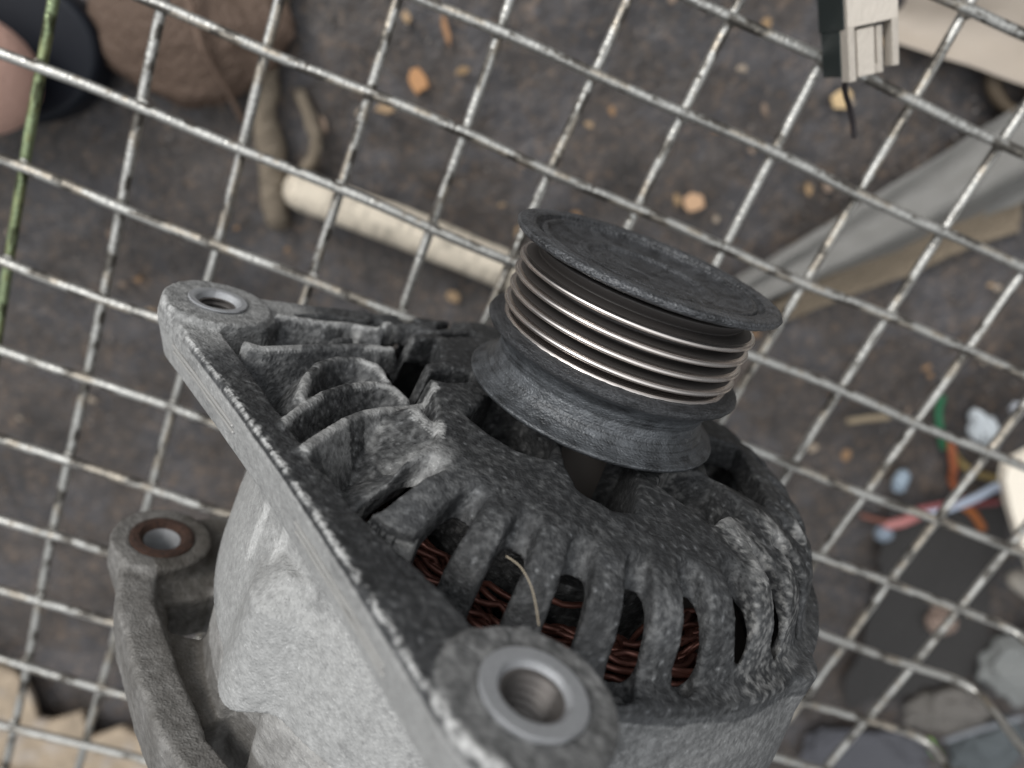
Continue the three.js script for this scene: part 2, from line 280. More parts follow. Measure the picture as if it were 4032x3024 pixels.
const hmap = (u, v, cut) => { // height of the front surface
  const r = Math.hypot(u, v);
  let h = dome(r);
  const fl = flange2(u, v), du = u - LUG1[0], dv = v - LUG1[1], along = 0.626 * du + 0.78 * dv, across = -0.78 * du + 0.626 * dv, t = along / 118;
  const inner = mix(2.6, 3.4, sstep(0.1, 0.4, t)) - 4.2 * sstep(0.62, 0.86, t);
  const plate = Math.max(fl - 2.5, t > -0.2 && across > -40 && v > -8 - 0.25 * u - 20 && u + v > -78 ? inner - across : fl);
  h = mix(h, Math.max(h, -10), sstep(0.9, -0.9, plate));
  const pk = polyd(u, v, POCKET); const inPk = sstep(0.9, -1.1, pk);
  if (inPk > 0) { const floor = -19.5 + 5 * sstep(50, 40, r) + 1.6 * (fbm(u / 9, v / 9, 3, 2) - 0.5); h = mix(h, Math.min(h, floor), inPk); }
  if (pk < 3) for (const [p, hw, crest, fall] of RIBS) { const d = lined(u, v, p) - hw; if (d < 14) h = smax(h, crest - Math.max(0, d) * fall * 1.45 - 0.5 * sstep(-hw, hw, d), 0.7); }
  else { const [p, hw, crest, fall] = RIBS[7]; const d = lined(u, v, p) - hw; if (d < 10) h = smax(h, crest - Math.max(0, d) * fall, 1.5); }
  for (const [p, hw, up] of RIDGES) { const d = lined(u, v, p) - hw; if (d < 3) h += up * sstep(2.6, -0.5, d); }
  const l1 = Math.hypot(u - LUG1[0], v - LUG1[1]), l2 = Math.hypot(u - LUG2[0], v - LUG2[1]);
  h = mix(h, -8.4, sstep(12.8, 11.6, l1)); h = mix(h, -9.2, sstep(13.9, 12.6, l2));
  return h;
};
const RIDGES = [[[[16, 8], [19.7, 25], [27, 31], [33, 39], [33, 49]], 1.5, 1.1], [[[30, 20], [40, 25], [43, 34], [41, 46]], 1.6, 0.9], [[[-8, 30], [-9, 41], [-10, 47]], 2.4, 0.5], [[[36, 10], [48, 18], [52, 27]], 1.6, 0.9]];
function frontField(F, nx, ny, nz, lo, h) {
  const hm = new Float32Array(nx * ny), sl = new Float32Array(nx * ny), pit = new Float32Array(nx * ny).fill(9), pd = new Float32Array(nx * ny), fl = new Float32Array(nx * ny);
  Object.assign(HM, { nx, ny, h, x0: lo[0], y0: lo[1], hm, fl, pk: new Float32Array(nx * ny), rib: new Float32Array(nx * ny) });
  for (let j = 0; j < ny; j++) for (let i = 0; i < nx; i++) { const u = lo[0] + i * h, v = lo[1] + j * h, n = j * nx + i, r = Math.hypot(u, v);
    fl[n] = flange2(u, v); HM.pk[n] = 9; if (r > 80 && fl[n] > 6) { hm[n] = -25; sl[n] = 9; continue; }
    hm[n] = hmap(u, v); sl[n] = slotD(u, v);
    HM.pk[n] = r > 36 && u < -20 ? polyd(u, v, POCKET) : 9; HM.rib[n] = 0; if (HM.pk[n] < 2) for (const [p, hw, crest] of RIBS) { const d = lined(u, v, p) - hw; if (d < 0.6 && hm[n] > crest - 1.2) HM.rib[n] = Math.max(HM.rib[n], sstep(0.6, -0.2, d)); }
    for (const [p, dep] of PITS) { const d = polyd(u, v, p) - 0.6; if (d < pit[n]) { pit[n] = d; pd[n] = dep; } } }
  for (let k = 0; k < nz; k++) { const w = lo[2] + k * h, tp = 0.3 * Math.max(0, -13 - w) + 0.75 * Math.max(0, -23 - w), S = sideR(w);
    for (let j = 0; j < ny; j++) for (let i = 0; i < nx; i++) {
      const u = lo[0] + i * h, v = lo[1] + j * h, n2 = j * nx + i, n = k * nx * ny + n2, r = Math.hypot(u, v), fd = fl[n2];
      if (r > S + 6 && fd > 7) { F[n] = 5; continue; }
      // slope of the front surface, so that steep walls keep their place
      const gx = i > 0 && i < nx - 1 ? (hm[n2 + 1] - hm[n2 - 1]) / (2 * h) : 0, gy = j > 0 && j < ny - 1 ? (hm[n2 + nx] - hm[n2 - nx]) / (2 * h) : 0;
      const top = (w - hm[n2]) / Math.sqrt(1 + Math.min(gx * gx + gy * gy, 9));
      let side = smin(r - S, fd + tp, 5);
      side = smin(side, Math.max(Math.hypot(u - 48.2, v - 41.5) - 6.6, w + 23.6), 1.5);
      if (w < -32) side = smin(side, Math.hypot(u + 50.5, v - 46) - 7.2 - 0.06 * (-32 - w) + Math.max(0, (w + 38) * 0.9), 5); // bolt boss down the side
      if (w < -13) { const c = Math.hypot(u - 0.5, v - 87.5); side = Math.max(side, -(1.2 - Math.hypot(c - 13.6, Math.min(0, w + 26)) * 1) * (u > -2 && v > 70 ? 1 : 0) - 3); }
      let f = smax(top, side, 1.0);
      const ang = Math.atan2(v, u), bk = -58 - 4.5 * sstep(2.25, 2.4, ang) * sstep(3.3, 3.1, ang);
      f = Math.max(f, bk - w);
      f = smax(f, -Math.max(r - 60.5, 38 - r, w - Math.min(hm[n2] - 6, -12.5)), 1.2);
      if (w > -34 && !(fd < -6.2 && r > 71)) f = smax(f, -smax(sl[n2], (48.6 + 0.62 * Math.max(0, -5.5 - w) - r) * 0.85, 2), 1.2);
      if (pit[n2] < 4 && w > pd[n2]) f = smax(f, -pit[n2], 1.3);
      const l1 = Math.hypot(u - LUG1[0], v - LUG1[1]), l2 = Math.hypot(u - LUG2[0], v - LUG2[1]);
      if (w > -23) f = Math.max(f, 5.6 - l1, 7.2 - l2);
      if (f > -2 && f < 2) f += 0.08 * (noise(u / 1.4, v / 1.4, w / 1.4) - 0.5) + 0.2 * (noise(u / 5, v / 5, w / 5) - 0.5);
      F[n] = f;
    } }
}
// bare aluminium, soot, worn places, painted edge highlight and bore shade on the casting; grain of its own, in patches
const HM = { x0: -103, y0: -75, h: 0.55, nx: 0, hm: null, fl: null, pk: null, rib: null };
function castColor(u, v, w) {
  const n = clamp(Math.round((v - HM.y0) / HM.h), 0, HM.ny - 1) * HM.nx + clamp(Math.round((u - HM.x0) / HM.h), 0, HM.nx - 1);
  const l1 = Math.hypot(u - LUG1[0], v - LUG1[1]), l2 = Math.hypot(u - LUG2[0], v - LUG2[1]);
  const r = Math.hypot(u, v), hTop = HM.hm[n], fd = HM.fl[n], across = -0.78 * (u - LUG1[0]) + 0.626 * (v - LUG1[1]), nearEdge = fd > -3.5 && fd < 3 && across > 5 && l1 > 5 && hTop > -12, front = nearEdge ? w > -11.6 - 0.5 * (fbm(u / 2, v / 2, w / 2, 2) - 0.5) : w > hTop - 1.9, inner = !front && r < 62.5 && w > -60;
  const g1 = noise(u / 0.7, v / 0.7, w / 0.7), g2 = fbm(u / 2.2, v / 2.2, w / 2.2, 3), g3 = fbm(u / 13, v / 13, w / 13, 2);
  let crust = 0, dirtShade; // 0 bare metal, 1 thick soot, or the shade painted in the lug bores
  if (front || inner) {
    dirtShade = 0.93;
    if (fd < 1.5 && l1 < 40) dirtShade = mix(0.30, 0.86, sstep(17, 30, l1 + 9 * (g3 - 0.5)));   // the arm of the far lug was wiped
    if (HM.pk[n] < 1.5) dirtShade = 0.80;
    dirtShade = mix(dirtShade, 0.42, HM.rib[n]);                                                     // paler rib crests
    if (l1 < 12.6) dirtShade = l1 < 6 ? 0.95 : 0.36; if (l2 < 13.6) dirtShade = l2 < 7.6 ? 0.95 : 0.60;  // lug bores darkened in colour to stand for their shade
    const rub = Math.max(0.9 * sstep(9, 3, Math.hypot(u + 36, v - 37)), sstep(5, 1, lined(u, v, [[18, 16], [27, 30], [33, 39], [35, 50]])), sstep(4, 1, lined(u, v, [[40, 26], [43, 34], [42, 47]])), sstep(3, 1, lined(u, v, [[50, 16], [53, 26]])), sstep(5, 1, lined(u, v, [[-52, 38], [-46, 24]])));
    dirtShade = mix(dirtShade, 0.45, rub);
    crust = Math.max(1.6 * sstep(8, 2, Math.hypot(u - 18.5, v - 21)), sstep(7, 3, lined(u, v, [[17, 12], [22, 26], [29, 33], [35, 41], [36, 52]])), sstep(5.5, 2, lined(u, v, [[40, 24], [44, 34], [43, 48]])), 0.8 * sstep(4, 1, lined(u, v, [[49, 14], [53, 26]]))) * sstep(0.42, 0.72, g1 * 0.8 + g2 * 0.2) * 0.4;
    if (r > 54 && r < 66 && hTop < -7.5 && fd > -4) dirtShade = mix(dirtShade, 0.88, 0.8);           // the bars of the vents
  } else dirtShade = (l1 < 6 || l2 < 7.6) ? 0.95 : u > -1 && v > 0 ? (w < -28 + 3 * (g3 - 0.5) ? 0.60 : 0.86) : 0.07 + 0.22 * sstep(0.55, 0.75, g3);  // the lug bores carry painted shade here too
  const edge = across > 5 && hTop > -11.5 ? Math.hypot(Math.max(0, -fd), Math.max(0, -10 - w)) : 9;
  const worn = 0.85 * sstep(1.1, 0.4, edge) * sstep(0.28, 0.56, 0.5 * g2 + 0.5 * g1);            // edge highlight painted along the plate, together with worn metal
  if (front || inner) dirtShade += 0.22 * (g3 - 0.5); else dirtShade += 0.25 * (fbm(u / 22 + 4, v / 22, w / 9, 3) - 0.5);
  dirtShade *= 1 - worn;
  const m = clamp(dirtShade + (front || inner ? 0.34 : 0.2) * (0.5 - g1) + (front || inner ? 0.32 : 0.16) * (0.5 - g2));
  const black = (front || inner) && l1 > 30 ? sstep(0.3, 0.55, g3 + 0.4 * sstep(52, 36, r)) : 0;
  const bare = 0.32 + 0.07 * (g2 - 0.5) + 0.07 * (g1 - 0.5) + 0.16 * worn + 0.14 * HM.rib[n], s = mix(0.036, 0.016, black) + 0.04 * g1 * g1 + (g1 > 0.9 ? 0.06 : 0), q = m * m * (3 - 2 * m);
  const c = [mix(bare, s, q), mix(bare * 0.995, s * 1.03, q), mix(bare * 0.975, s * 1.08, q)], d = 0.16 + 0.2 * g1;
  return [mix(c[0], d, crust), mix(c[1], d * 0.98, crust), mix(c[2], d * 0.94, crust)];
}
{
  const lo = [-103, -75, -64], hi = [76, 102, -1], h = 0.55;
  const net = dropSmall(surfaceNets(lo, hi, h, (F, nx, ny, nz) => frontField(F, nx, ny, nz, lo, h)), 4000);
  const partOf = (u, v, w) => {
    if (Math.hypot(u - LUG1[0], v - LUG1[1]) < 12.9 && w > -26) return 'mounting_lug';
    if (Math.hypot(u - LUG2[0], v - LUG2[1]) < 14 && w > -30) return 'mounting_lug 2';
    const r = Math.hypot(u, v), a = Math.atan2(v, u) * 180 / Math.PI;
    if (r > 50.5 && r < 64.5 && w > -26 && a > 30 && a < 129.5) { const k = (SLOT.a0 - a) / SLOT.da, i = Math.floor(k); return 'vent_bar ' + i; }
    return 'front_housing';
  };
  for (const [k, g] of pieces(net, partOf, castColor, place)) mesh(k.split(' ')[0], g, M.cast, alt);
}
for (const [a0, a1, w0, w1] of [[8, 40, -15.6, -17.2], [69, 101, -16.6, -18.6]]) for (const w of [w0, w1]) { // seams left by the mould on the outer side of the plate
  const pts = []; for (let al = a0; al <= a1; al += 2) { const t = al / 118, ac = mix(12.2, 13.4, t) - 1.9 * Math.sin(Math.PI * t) - 0.3 * (-13 - w) + 0.12 + 0.25 * (noise(al / 3, w, 1) - 0.5);
    pts.push([LUG1[0] + 0.626 * al - 0.78 * ac, LUG1[1] + 0.78 * al + 0.626 * ac + BASE, -w + 0.3 * (noise(al / 4, w, 7) - 0.5)]); }
  mesh('casting_seam', tube(pts, 0.42, 60, 8), M.seam, alt);
}
{ // rear bracket with its own lug behind the far one
  const lo = [-106, -74, -112], hi = [76, 76, -58], h = 0.8, RL = [-89, -3.5];
  const rim = [[-92, 2], [-86, 18.5], [-74, 36], [-64, 48.5], [-50, 61]];
  const field = (u, v, w) => {
    const r = Math.hypot(u, v), S = 71.6 - 0.12 * Math.max(0, -80 - w);
    let f = Math.max(smax(r - S, w + 59.2, 1.6), -110 - w);
    const l = Math.hypot(u - RL[0], v - RL[1]);
    const boss = Math.max(l - 12 + 0.3 * Math.max(0, -82 - w), w + 75, -94 - w);
    const rimD = lined(u, v, rim) - 4.3 + 0.16 * Math.max(0, -80 - w);
    const rimF = smax(Math.max(rimD, -95 - w), w + 76, 1.6);
    const web = Math.max(polyd(u, v, [[-89, -12], [-92, 4], [-86, 18], [-74, 36], [-62, 50], [-45, 30], [-50, -25], [-76, -22]]), w + 79.8, -93 - w);
    const far = smax(Math.max(segd(u, v, -88, -11, -55, -34)[0] - 4.5, -92 - w), w + 77.5, 2);
    f = smin(f, smin(smin(boss, rimF, 2.5), smin(web, far, 2), 2.5), 3);
    f = smax(f, -Math.max(polyd(u, v, [[-79, 13.5], [-76, 20], [-69, 20], [-64, 8], [-70, 7]]) - 1, -97 - w), 1.5);
    f = smax(f, -Math.max(polyd(u, v, [[-60, 44], [-58, 49], [-50, 55], [-50, 47], [-56, 42]]) - 0.6, -92 - w, w + 62.5), 1);
    f = Math.max(f, -Math.max(r - 62, -108 - w), 7.4 - l);
    if (f > 3 || f < -3) return f;
    return f + 0.2 * (noise(u / 1.6, v / 1.6, w / 1.6) - 0.5) + 0.4 * (noise(u / 6, v / 6, w / 6) - 0.5);
  };
  const net = dropSmall(surfaceNets(lo, hi, h, (F, nx, ny, nz) => { let n = 0; for (let k = 0; k < nz; k++) for (let j = 0; j < ny; j++) for (let i = 0; i < nx; i++, n++) F[n] = field(lo[0] + i * h, lo[1] + j * h, lo[2] + k * h); }), 3000);
  const color = (u, v, w) => {
    const g1 = fbm(u / 1.2, v / 1.2, w / 1.2, 2), g2 = fbm(u / 6, v / 6, w / 6, 3), body = Math.hypot(u, v) < 74 && w > -74;
    const inside = polyd(u, v, [[-92, 4], [-84, 16], [-72, 36], [-60, 50], [-45, 30], [-50, -25], [-90, -22]]) < -3 && Math.hypot(u, v) > 72;
    const soot = body ? 0.12 : inside ? 0.95 : 0.66, m = clamp(soot + 0.3 * (0.5 - g1) + 0.4 * (0.5 - g2)), bare = 0.29 + 0.16 * (g2 - 0.5) + 0.12 * (g1 - 0.5), s = 0.06 + 0.03 * g1;
    return [mix(bare * 1.01, s * 1.1, m), mix(bare * 0.985, s, m), mix(bare * 0.95, s * 0.88, m)];
  };
  const partOf = (u, v, w) => (Math.hypot(u - RL[0], v - RL[1]) < 12.8 ? 'mounting_lug' : 'rear_bracket');
  for (const [k, g] of pieces(net, partOf, color, place)) { const m = mesh(k, g, M.cast, alt); if (k === 'mounting_lug') m.userData.label = 'rear mounting lug with a rusty bushing'; }
  bushing(RL, [[7.7, -93], [7.7, -74.6], [6.9, -74.2], [5.6, -74.3], [4.4, -75.8]], M.rust, 'bushing', 'rusty steel bushing');
  bushing(RL, [[4.4, -75.6], [4.15, -76.4], [4.0, -80], [4.0, -93.5]], M.insert, 'bushing_bore', 'shiny bore of the rusty bushing');
}
function lathe(profile, c = [0, 0], seg = 160) { // [r, w] points, turned about the shaft direction through c
  const g = new THREE.LatheGeometry(profile.map(([r, w]) => new THREE.Vector2(r * MM, w * MM)), seg), uv = g.attributes.uv;
  for (let i = 0; i < uv.count; i++) uv.setXY(i, uv.getX(i) * 5, uv.getY(i) * 1.2);
  return g.rotateX(-Math.PI / 2).translate(c[0] * MM, (c[1] + BASE) * MM, 0);
}
function bushing(c, prof, mat, name, label) { const m = mesh(name, toCreasedNormals(lathe(prof, c, 72), 0.35), mat, alt); if (label) m.userData.label = label; return m; }
const thread = (r, w0, w1, pitch) => { const p = []; for (let w = w0; w > w1; w -= pitch) p.push([r, w], [r + 0.75, w - pitch * 0.5]); return p; };
{
  const a = bushing(LUG2, [[7.25, -24], [7.6, -9.1], [7.9, -8.6], [7.6, -8.3], [5.5, -8.32], [5.2, -8.5], [4.7, -9.3]], M.insert, 'threaded_insert', 'bright threaded insert of the near lug');
  const b = bushing(LUG1, [[5.7, -24], [6.2, -8.4], [6.5, -8.0], [6.3, -7.75], [5.2, -7.8], [4.8, -8.0], [4.1, -9.2]], M.insert, 'threaded_insert', 'bright threaded insert of the far lug');
}
for (const [c, r, w, p] of [[LUG2, 4.2, -9.3, 1.5], [LUG1, 3.6, -9.2, 1.3]]) bushing(c, [[r + 0.5, w], ...thread(r, w - 0.2, w - 14.5, p)], M.insertShade, 'screw_thread');
{ // pulley: grooved drum with four ribs, front disc, rear flange and the concave collar under it
  const drum = mesh('pulley', lathe([[8, 12], [24.6, 12.5], [24.0, 13.6], [23.7, 14.6], ...[16.6, 19.9, 23.3, 26.8].flatMap((w) => [[23.1, w - 1.45], [23.6, w - 1.3], [26.1, w - 0.74], [26.1, w + 0.84], [23.6, w + 1.35], [23.1, w + 1.5]]), [23.8, 28.9], [24.6, 30.2], [24.6, 30.6], [23.8, 30.8], [8, 30.8]], [0, 0], 200), M.drum, alt);
  for (const w of [26.8, 23.3, 19.9, 16.6]) mesh('rib', lathe([[26.0, w + 0.86], [26.7, w + 0.66], [27.1, w + 0.42], [27.25, w + 0.1], [27.2, w - 0.2], [26.9, w - 0.46], [26.0, w - 0.76]], [0, 0], 220), M.rib, drum);
  mesh('rib', lathe([[23.5, 15.0], [25.6, 14.7], [26.2, 14.35], [26.4, 13.9]], [0, 0], 220), M.rib, drum);
  const disc = mesh('front_disc', noisyLathe([[24.4, 31.2], [27, 31.8], [29.2, 32.3], [30.1, 32.9], [30.2, 33.5], [29.7, 34.1], [28.4, 34.4], [27, 34.3], [26.2, 34.1], [25.7, 32.9], [24.9, 32.8], [24.5, 33.6], [23.4, 33.7], [22.9, 32.9], [21, 32.4], [17, 31.9], [15.6, 32.3], [13.8, 32.3], [13.0, 31.4], [6, 31.1], [0.001, 31.0]], 0.14), M.soot, drum);
  mesh('rear_flange', noisyLathe([[25.0, 14.0], [26.5, 14.0], [28.4, 13.8], [29.3, 13.3], [29.6, 12.6], [29.2, 11.9], [28.4, 11.4]], 0.16), M.soot, drum);
  mesh('collar', noisyLathe([[28.5, 11.5], [26.6, 10.2], [25.3, 8.4], [24.7, 6.2], [25.1, 4.0], [26.2, 2.1], [27.8, 0.8], [29.2, 0.2], [29.5, -0.3], [29.1, -0.9], [27, -1.4], [22, -1.6], [14, -1.6]], 0.06), M.sootSoft, drum);
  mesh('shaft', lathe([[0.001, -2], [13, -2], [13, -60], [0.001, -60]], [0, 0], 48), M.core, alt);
}
function noisyLathe(profile, amp) {
  const fine = []; for (let i = 1; i < profile.length; i++) { const a = profile[i - 1], b = profile[i], n = Math.max(1, Math.ceil(Math.hypot(b[0] - a[0], b[1] - a[1]) / 0.5)); for (let k = 0; k < n; k++) fine.push([mix(a[0], b[0], k / n), mix(a[1], b[1], k / n)]); } fine.push(profile[profile.length - 1]);
  const g = lathe(fine, [0, 0], 340), p = g.attributes.position, nn = g.attributes.normal;
  for (let i = 0; i < p.count; i++) { const x = p.getX(i) / MM, y = p.getY(i) / MM, z = p.getZ(i) / MM, d = amp * 2 * (fbm(x / 1.3, y / 1.3, z / 1.3, 3) - 0.5) * MM; p.setXYZ(i, p.getX(i) + nn.getX(i) * d, p.getY(i) + nn.getY(i) * d, p.getZ(i) + nn.getZ(i) * d); }
  g.computeVertexNormals(); return g;
}
{ // stator: dark core ring and the copper winding heads behind the vents
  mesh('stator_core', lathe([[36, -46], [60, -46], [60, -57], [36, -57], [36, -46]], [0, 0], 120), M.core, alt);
  for (let i = 0; i < 162; i++) { // strands that leave the core, run round and dive back in
    const a0 = 30 + Math.floor(i / 18) * 12.5 + (i % 18) * 0.9, span = rr(19, 24), r = 43 + (i % 18) * 0.8 + rr(-1, 1) + (i % 3) * 1.5, top = rr(26.5, 33) - 3 * Math.sin(i * 0.45), pts = [];
    const P = (a, q, w) => { const t = a * Math.PI / 180; return [q * Math.cos(t), q * Math.sin(t) + BASE, w]; };
    pts.push(P(a0, r, 48), P(a0 + span * 0.06, r, mix(48, top, 0.8)));
    for (let k = 1; k < 6; k++) { const s = k / 6; pts.push(P(a0 + span * (0.06 + 0.88 * s), r + 4 * Math.sin(s * 3.1) - 2, top + 1.5 * Math.abs(s - 0.5) + rr(-0.3, 0.3))); }
    pts.push(P(a0 + span * 0.94, r - 1, mix(48, top, 0.8)), P(a0 + span, r - 1, 48));
    mesh('winding_wire', tube(pts, 0.68, 30, 7), M.copper, alt);
  }
}

// ------------------------------------------------------------------ things on the basket
{ // connector block
  const t = thing('connector_block', 'beige plastic connector block with a black side lying on the wire mesh', 'connector');
  const body = std({ color: lin(0.50, 0.45, 0.39), roughness: 0.55, bumpMap: fineNoise, bumpScale: 0.0003 }), dark = std({ color: lin(0.012, 0.02, 0.02), roughness: 0.5 });
  const box = (name, x0, x1, y0, y1, z0, z1, m, p = t) => { const g = new RoundedBoxGeometry((x1 - x0) * MM, (y1 - y0) * MM, (z1 - z0) * MM, 2, 0.35 * MM); return mesh(name, g.translate((x0 + x1) / 2 * MM, (y0 + y1) / 2 * MM, (z0 + z1) / 2 * MM), m, p); };
  // x across, y up, z along (towards the viewer), origin at its near left corner
  box('shell', 0, 13.3, 18.4, 20.6, -48, -13, body);
  box('pillar', 0, 1.9, 15.5, 20.6, -13.2, 0.4, body);
  box('pillar', 11.5, 13.3, 15.5, 20.6, -13.2, -1.5, body);
  const tab = box('locking_tab', 2.6, 7.3, 9, 19.8, -12.4, -0.4, body); box('tab_edge', 7.9, 9.5, 9, 19.6, -12.4, -0.4, body, tab); box('tab_foot', 7.2, 8.0, 9, 19.6, -3, -0.4, body, tab);
  box('lower_shell', -0.2, 13, 1.7, 18.3, -48, -12.8, dark);
  box('side_plate', -0.2, 1.2, 3.0, 15.4, -12.8, -1, dark);
  box('slot_floor', 1.3, 12.6, 4, 9, -12.8, -1.2, body);
  t.position.set(41.5 * MM, 0, -91 * MM); t.rotation.y = 0.59;
  const w = mesh('black_wire', tube([[42.6, 14.5, -92.4], [44.2, 12, -91], [47.5, 8, -89.5], [51.2, 4.5, -88], [55, 3, -85], [58, 2.6, -81.4]], 0.8, 40, 8), std({ color: lin(0.016, 0.011, 0.013), roughness: 0.5 }));
  tag(w, 'short black wire trailing out of the beige connector block', 'wire');
}
{
const s = mesh('straw_fibre', tube([[-17.8, 56.5 + BASE, 9.5], [-15.6, 58.6 + BASE, 9.2], [-13.6, 61.8 + BASE, 9.8], [-12.4, 64.5 + BASE, 11], [-11.4, 67.5 + BASE, 12.5]], 0.13, 24, 6), std({ color: lin(0.33, 0.28, 0.21), roughness: 0.8 })); s.position.copy(alt.position); s.quaternion.copy(alt.quaternion); tag(s, 'pale straw fibre caught across a vent of the alternator', 'straw');
}

// ------------------------------------------------------------------ things on the ground
const gy = GY + 1;
{ // pale stick
  const g = tube([[-118, gy + 12, 31], [-95, gy + 12, 30.4], [-60, gy + 12.5, 29], [-25, gy + 13, 29.6], [-6, gy + 13, 30]], 10.2, 60, 18, 60), p = g.attributes.position;
  for (let i = 0; i < p.count; i++) { const x = p.getX(i) / MM, y = p.getY(i) / MM, z = p.getZ(i) / MM; p.setY(i, (y + 1.0 * (fbm(x / 22, y / 8, z / 8) - 0.5)) * MM); p.setZ(i, (z + 2 * (fbm(x / 24, y / 14 + 9, z / 8) - 0.5)) * MM); } g.computeVertexNormals();
  tag(mesh('stick', g, std({ color: lin(0.92, 0.87, 0.79), roughness: 0.7, map: tex(256, (u, v) => { const a = 0.86 + 0.2 * (tfbm(u, v, 4, 4, 301) - 0.5) - 0.12 * sstep(0.62, 0.75, tfbm(u, v, 20, 3, 311)); return [a, a * 0.97, a * 0.92]; }, true) })), 'pale peeled stick lying on the soil left of the pulley', 'stick');
}
function sheet(name, outline, thick, y, mat, relief = 0, subdiv = 5) { // a sheet with a torn outline, thickness and a little relief; outline in mm (x, z)
  const s = new THREE.Shape(outline.map(([x, z]) => new THREE.Vector2(x, -z)));
  const g0 = new THREE.ExtrudeGeometry(s, { depth: thick, bevelEnabled: true, bevelSize: Math.min(0.8, thick * 0.3), bevelThickness: Math.min(0.8, thick * 0.3), bevelSegments: 2, steps: 1 }).rotateX(-Math.PI / 2);
  const p = g0.attributes.position, uv = g0.attributes.uv;
  for (let i = 0; i < p.count; i++) { const x = p.getX(i), z = p.getZ(i); uv.setXY(i, x / 60, z / 60); p.setXYZ(i, x * MM, (y + p.getY(i) + relief * (fbm(x / 22, 2, z / 22) - 0.3)) * MM, z * MM); }
  g0.computeVertexNormals(); return mesh(name, g0, mat);
}
// a draped sheet: a grid over a four-sided patch with folds, closed underneath by an equal grid 0.5 mm lower
function drape(name, corners, nu, nv, height, mat, edge = () => 0, th = 0.5) {
  const p = [], idx = [], uv = [], row = nu + 1;
  for (let side = 0; side < 2; side++) for (let j = 0; j <= nv; j++) for (let i = 0; i <= nu; i++) {
    let a = i / nu, b = j / nv; a = mix(a, 0.5, edge(b, 0)); b = mix(b, 0.5, edge(a, 1));
    const q = (k) => mix(mix(corners[0][k], corners[1][k], a), mix(corners[3][k], corners[2][k], a), b), x = q(0), z = q(1);
    p.push(x * MM, (height(a, b, x, z) - side * th) * MM, z * MM); uv.push(x / 60, z / 60);
  }
  const N = row * (nv + 1);
  for (let j = 0; j < nv; j++) for (let i = 0; i < nu; i++) { const k = j * row + i; idx.push(k, k + row, k + 1, k + 1, k + row, k + row + 1, N + k, N + k + 1, N + k + row, N + k + 1, N + k + row + 1, N + k + row); }
  const rimq = (a, b) => idx.push(a, b, N + a, b, N + b, N + a);
  for (let i = 0; i < nu; i++) { rimq(i, i + 1); rimq(nv * row + i + 1, nv * row + i); } for (let j = 0; j < nv; j++) { rimq((j + 1) * row, j * row); rimq(j * row + nu, (j + 1) * row + nu); }
  const g = new THREE.BufferGeometry(); g.setAttribute('position', new THREE.Float32BufferAttribute(p, 3)); g.setAttribute('uv', new THREE.Float32BufferAttribute(uv, 2)); g.setIndex(idx); g.computeVertexNormals(); return mesh(name, g, mat);
}
const film = phy({ color: lin(0.31, 0.30, 0.28), transmission: 0.5, thickness: 0, roughness: 0.5, ior: 1.4 });
tag(drape('plastic_film', [[106, -4], [120, 8], [262, -128], [236, -192]], 30, 70, (a, b, x, z) => gy + 5 + 9 * Math.sin(Math.PI * a) + 4 * Math.sin(a * 9 + b * 4) + 5 * fbm(x / 16, 0, z / 16), film, (t, k) => (k ? 0 : 0.12 * noise(t * 9, 0, 4))), 'long strip of clear plastic film on the soil right of the pulley', 'plastic film');
tag(drape('brown_paper', [[136, -2], [150, 6], [250, -92], [226, -126]], 24, 50, (a, b, x, z) => gy + 2 + 3 * fbm(x / 18, 4, z / 18) + 2 * Math.sin(a * 5), std({ color: lin(0.19, 0.15, 0.105), roughness: 0.8, bumpMap: fineNoise, bumpScale: 0.002 }), (t, k) => (k ? 0 : 0.2 * noise(t * 7, 3, 4))), 'damp brown paper strip half under the clear plastic film', 'paper');
tag(drape('beige_sheet', [[120, -176], [250, -250], [262, -160], [124, -146]], 40, 24, (a, b, x, z) => gy + 6 + 7 * fbm(x / 30, 7, z / 30) + 3 * Math.sin(b * 7), phy({ color: lin(0.38, 0.32, 0.26), roughness: 0.3, clearcoat: 0.6, clearcoatRoughness: 0.25 }), (t, k) => 0.05 * noise(t * 6, 9, k), 1), 'wet beige plastic sheet at the top right corner behind the connector', 'plastic sheet');
{ // ring-like tan lid
  const g = new THREE.TorusGeometry(14 * MM, 3.2 * MM, 12, 40).rotateX(Math.PI / 2).scale(1.5, 1, 0.9).translate(208 * MM, (gy + 4) * MM, -156 * MM);
  tag(mesh('rubber_ring', g, std({ color: lin(0.07, 0.05, 0.03), roughness: 0.7 })), 'dark oval rubber ring at the right edge below the beige sheet', 'ring');
}
tag(lump('leather_scrap', -190, gy, -22, 47, 15, 36, 51, std({ color: lin(0.105, 0.068, 0.048), roughness: 0.75, bumpMap: fineNoise, bumpScale: 0.002 }), 0.2, 0.42), 'rounded worn brown leather scrap at the top left on the soil', 'leather');
tag(mesh('twig', tube([[-200, gy + 32, -68], [-187, gy + 31, -37], [-176, gy + 30, -18], [-166, gy + 18, -4], [-158, gy + 4, 10]], 1.6, 40, 8, 40), std({ color: lin(0.17, 0.115, 0.085), roughness: 0.8, bumpMap: fineNoise, bumpScale: 0.001 })), 'thin brown twig leaning over the brown leather scrap', 'twig');
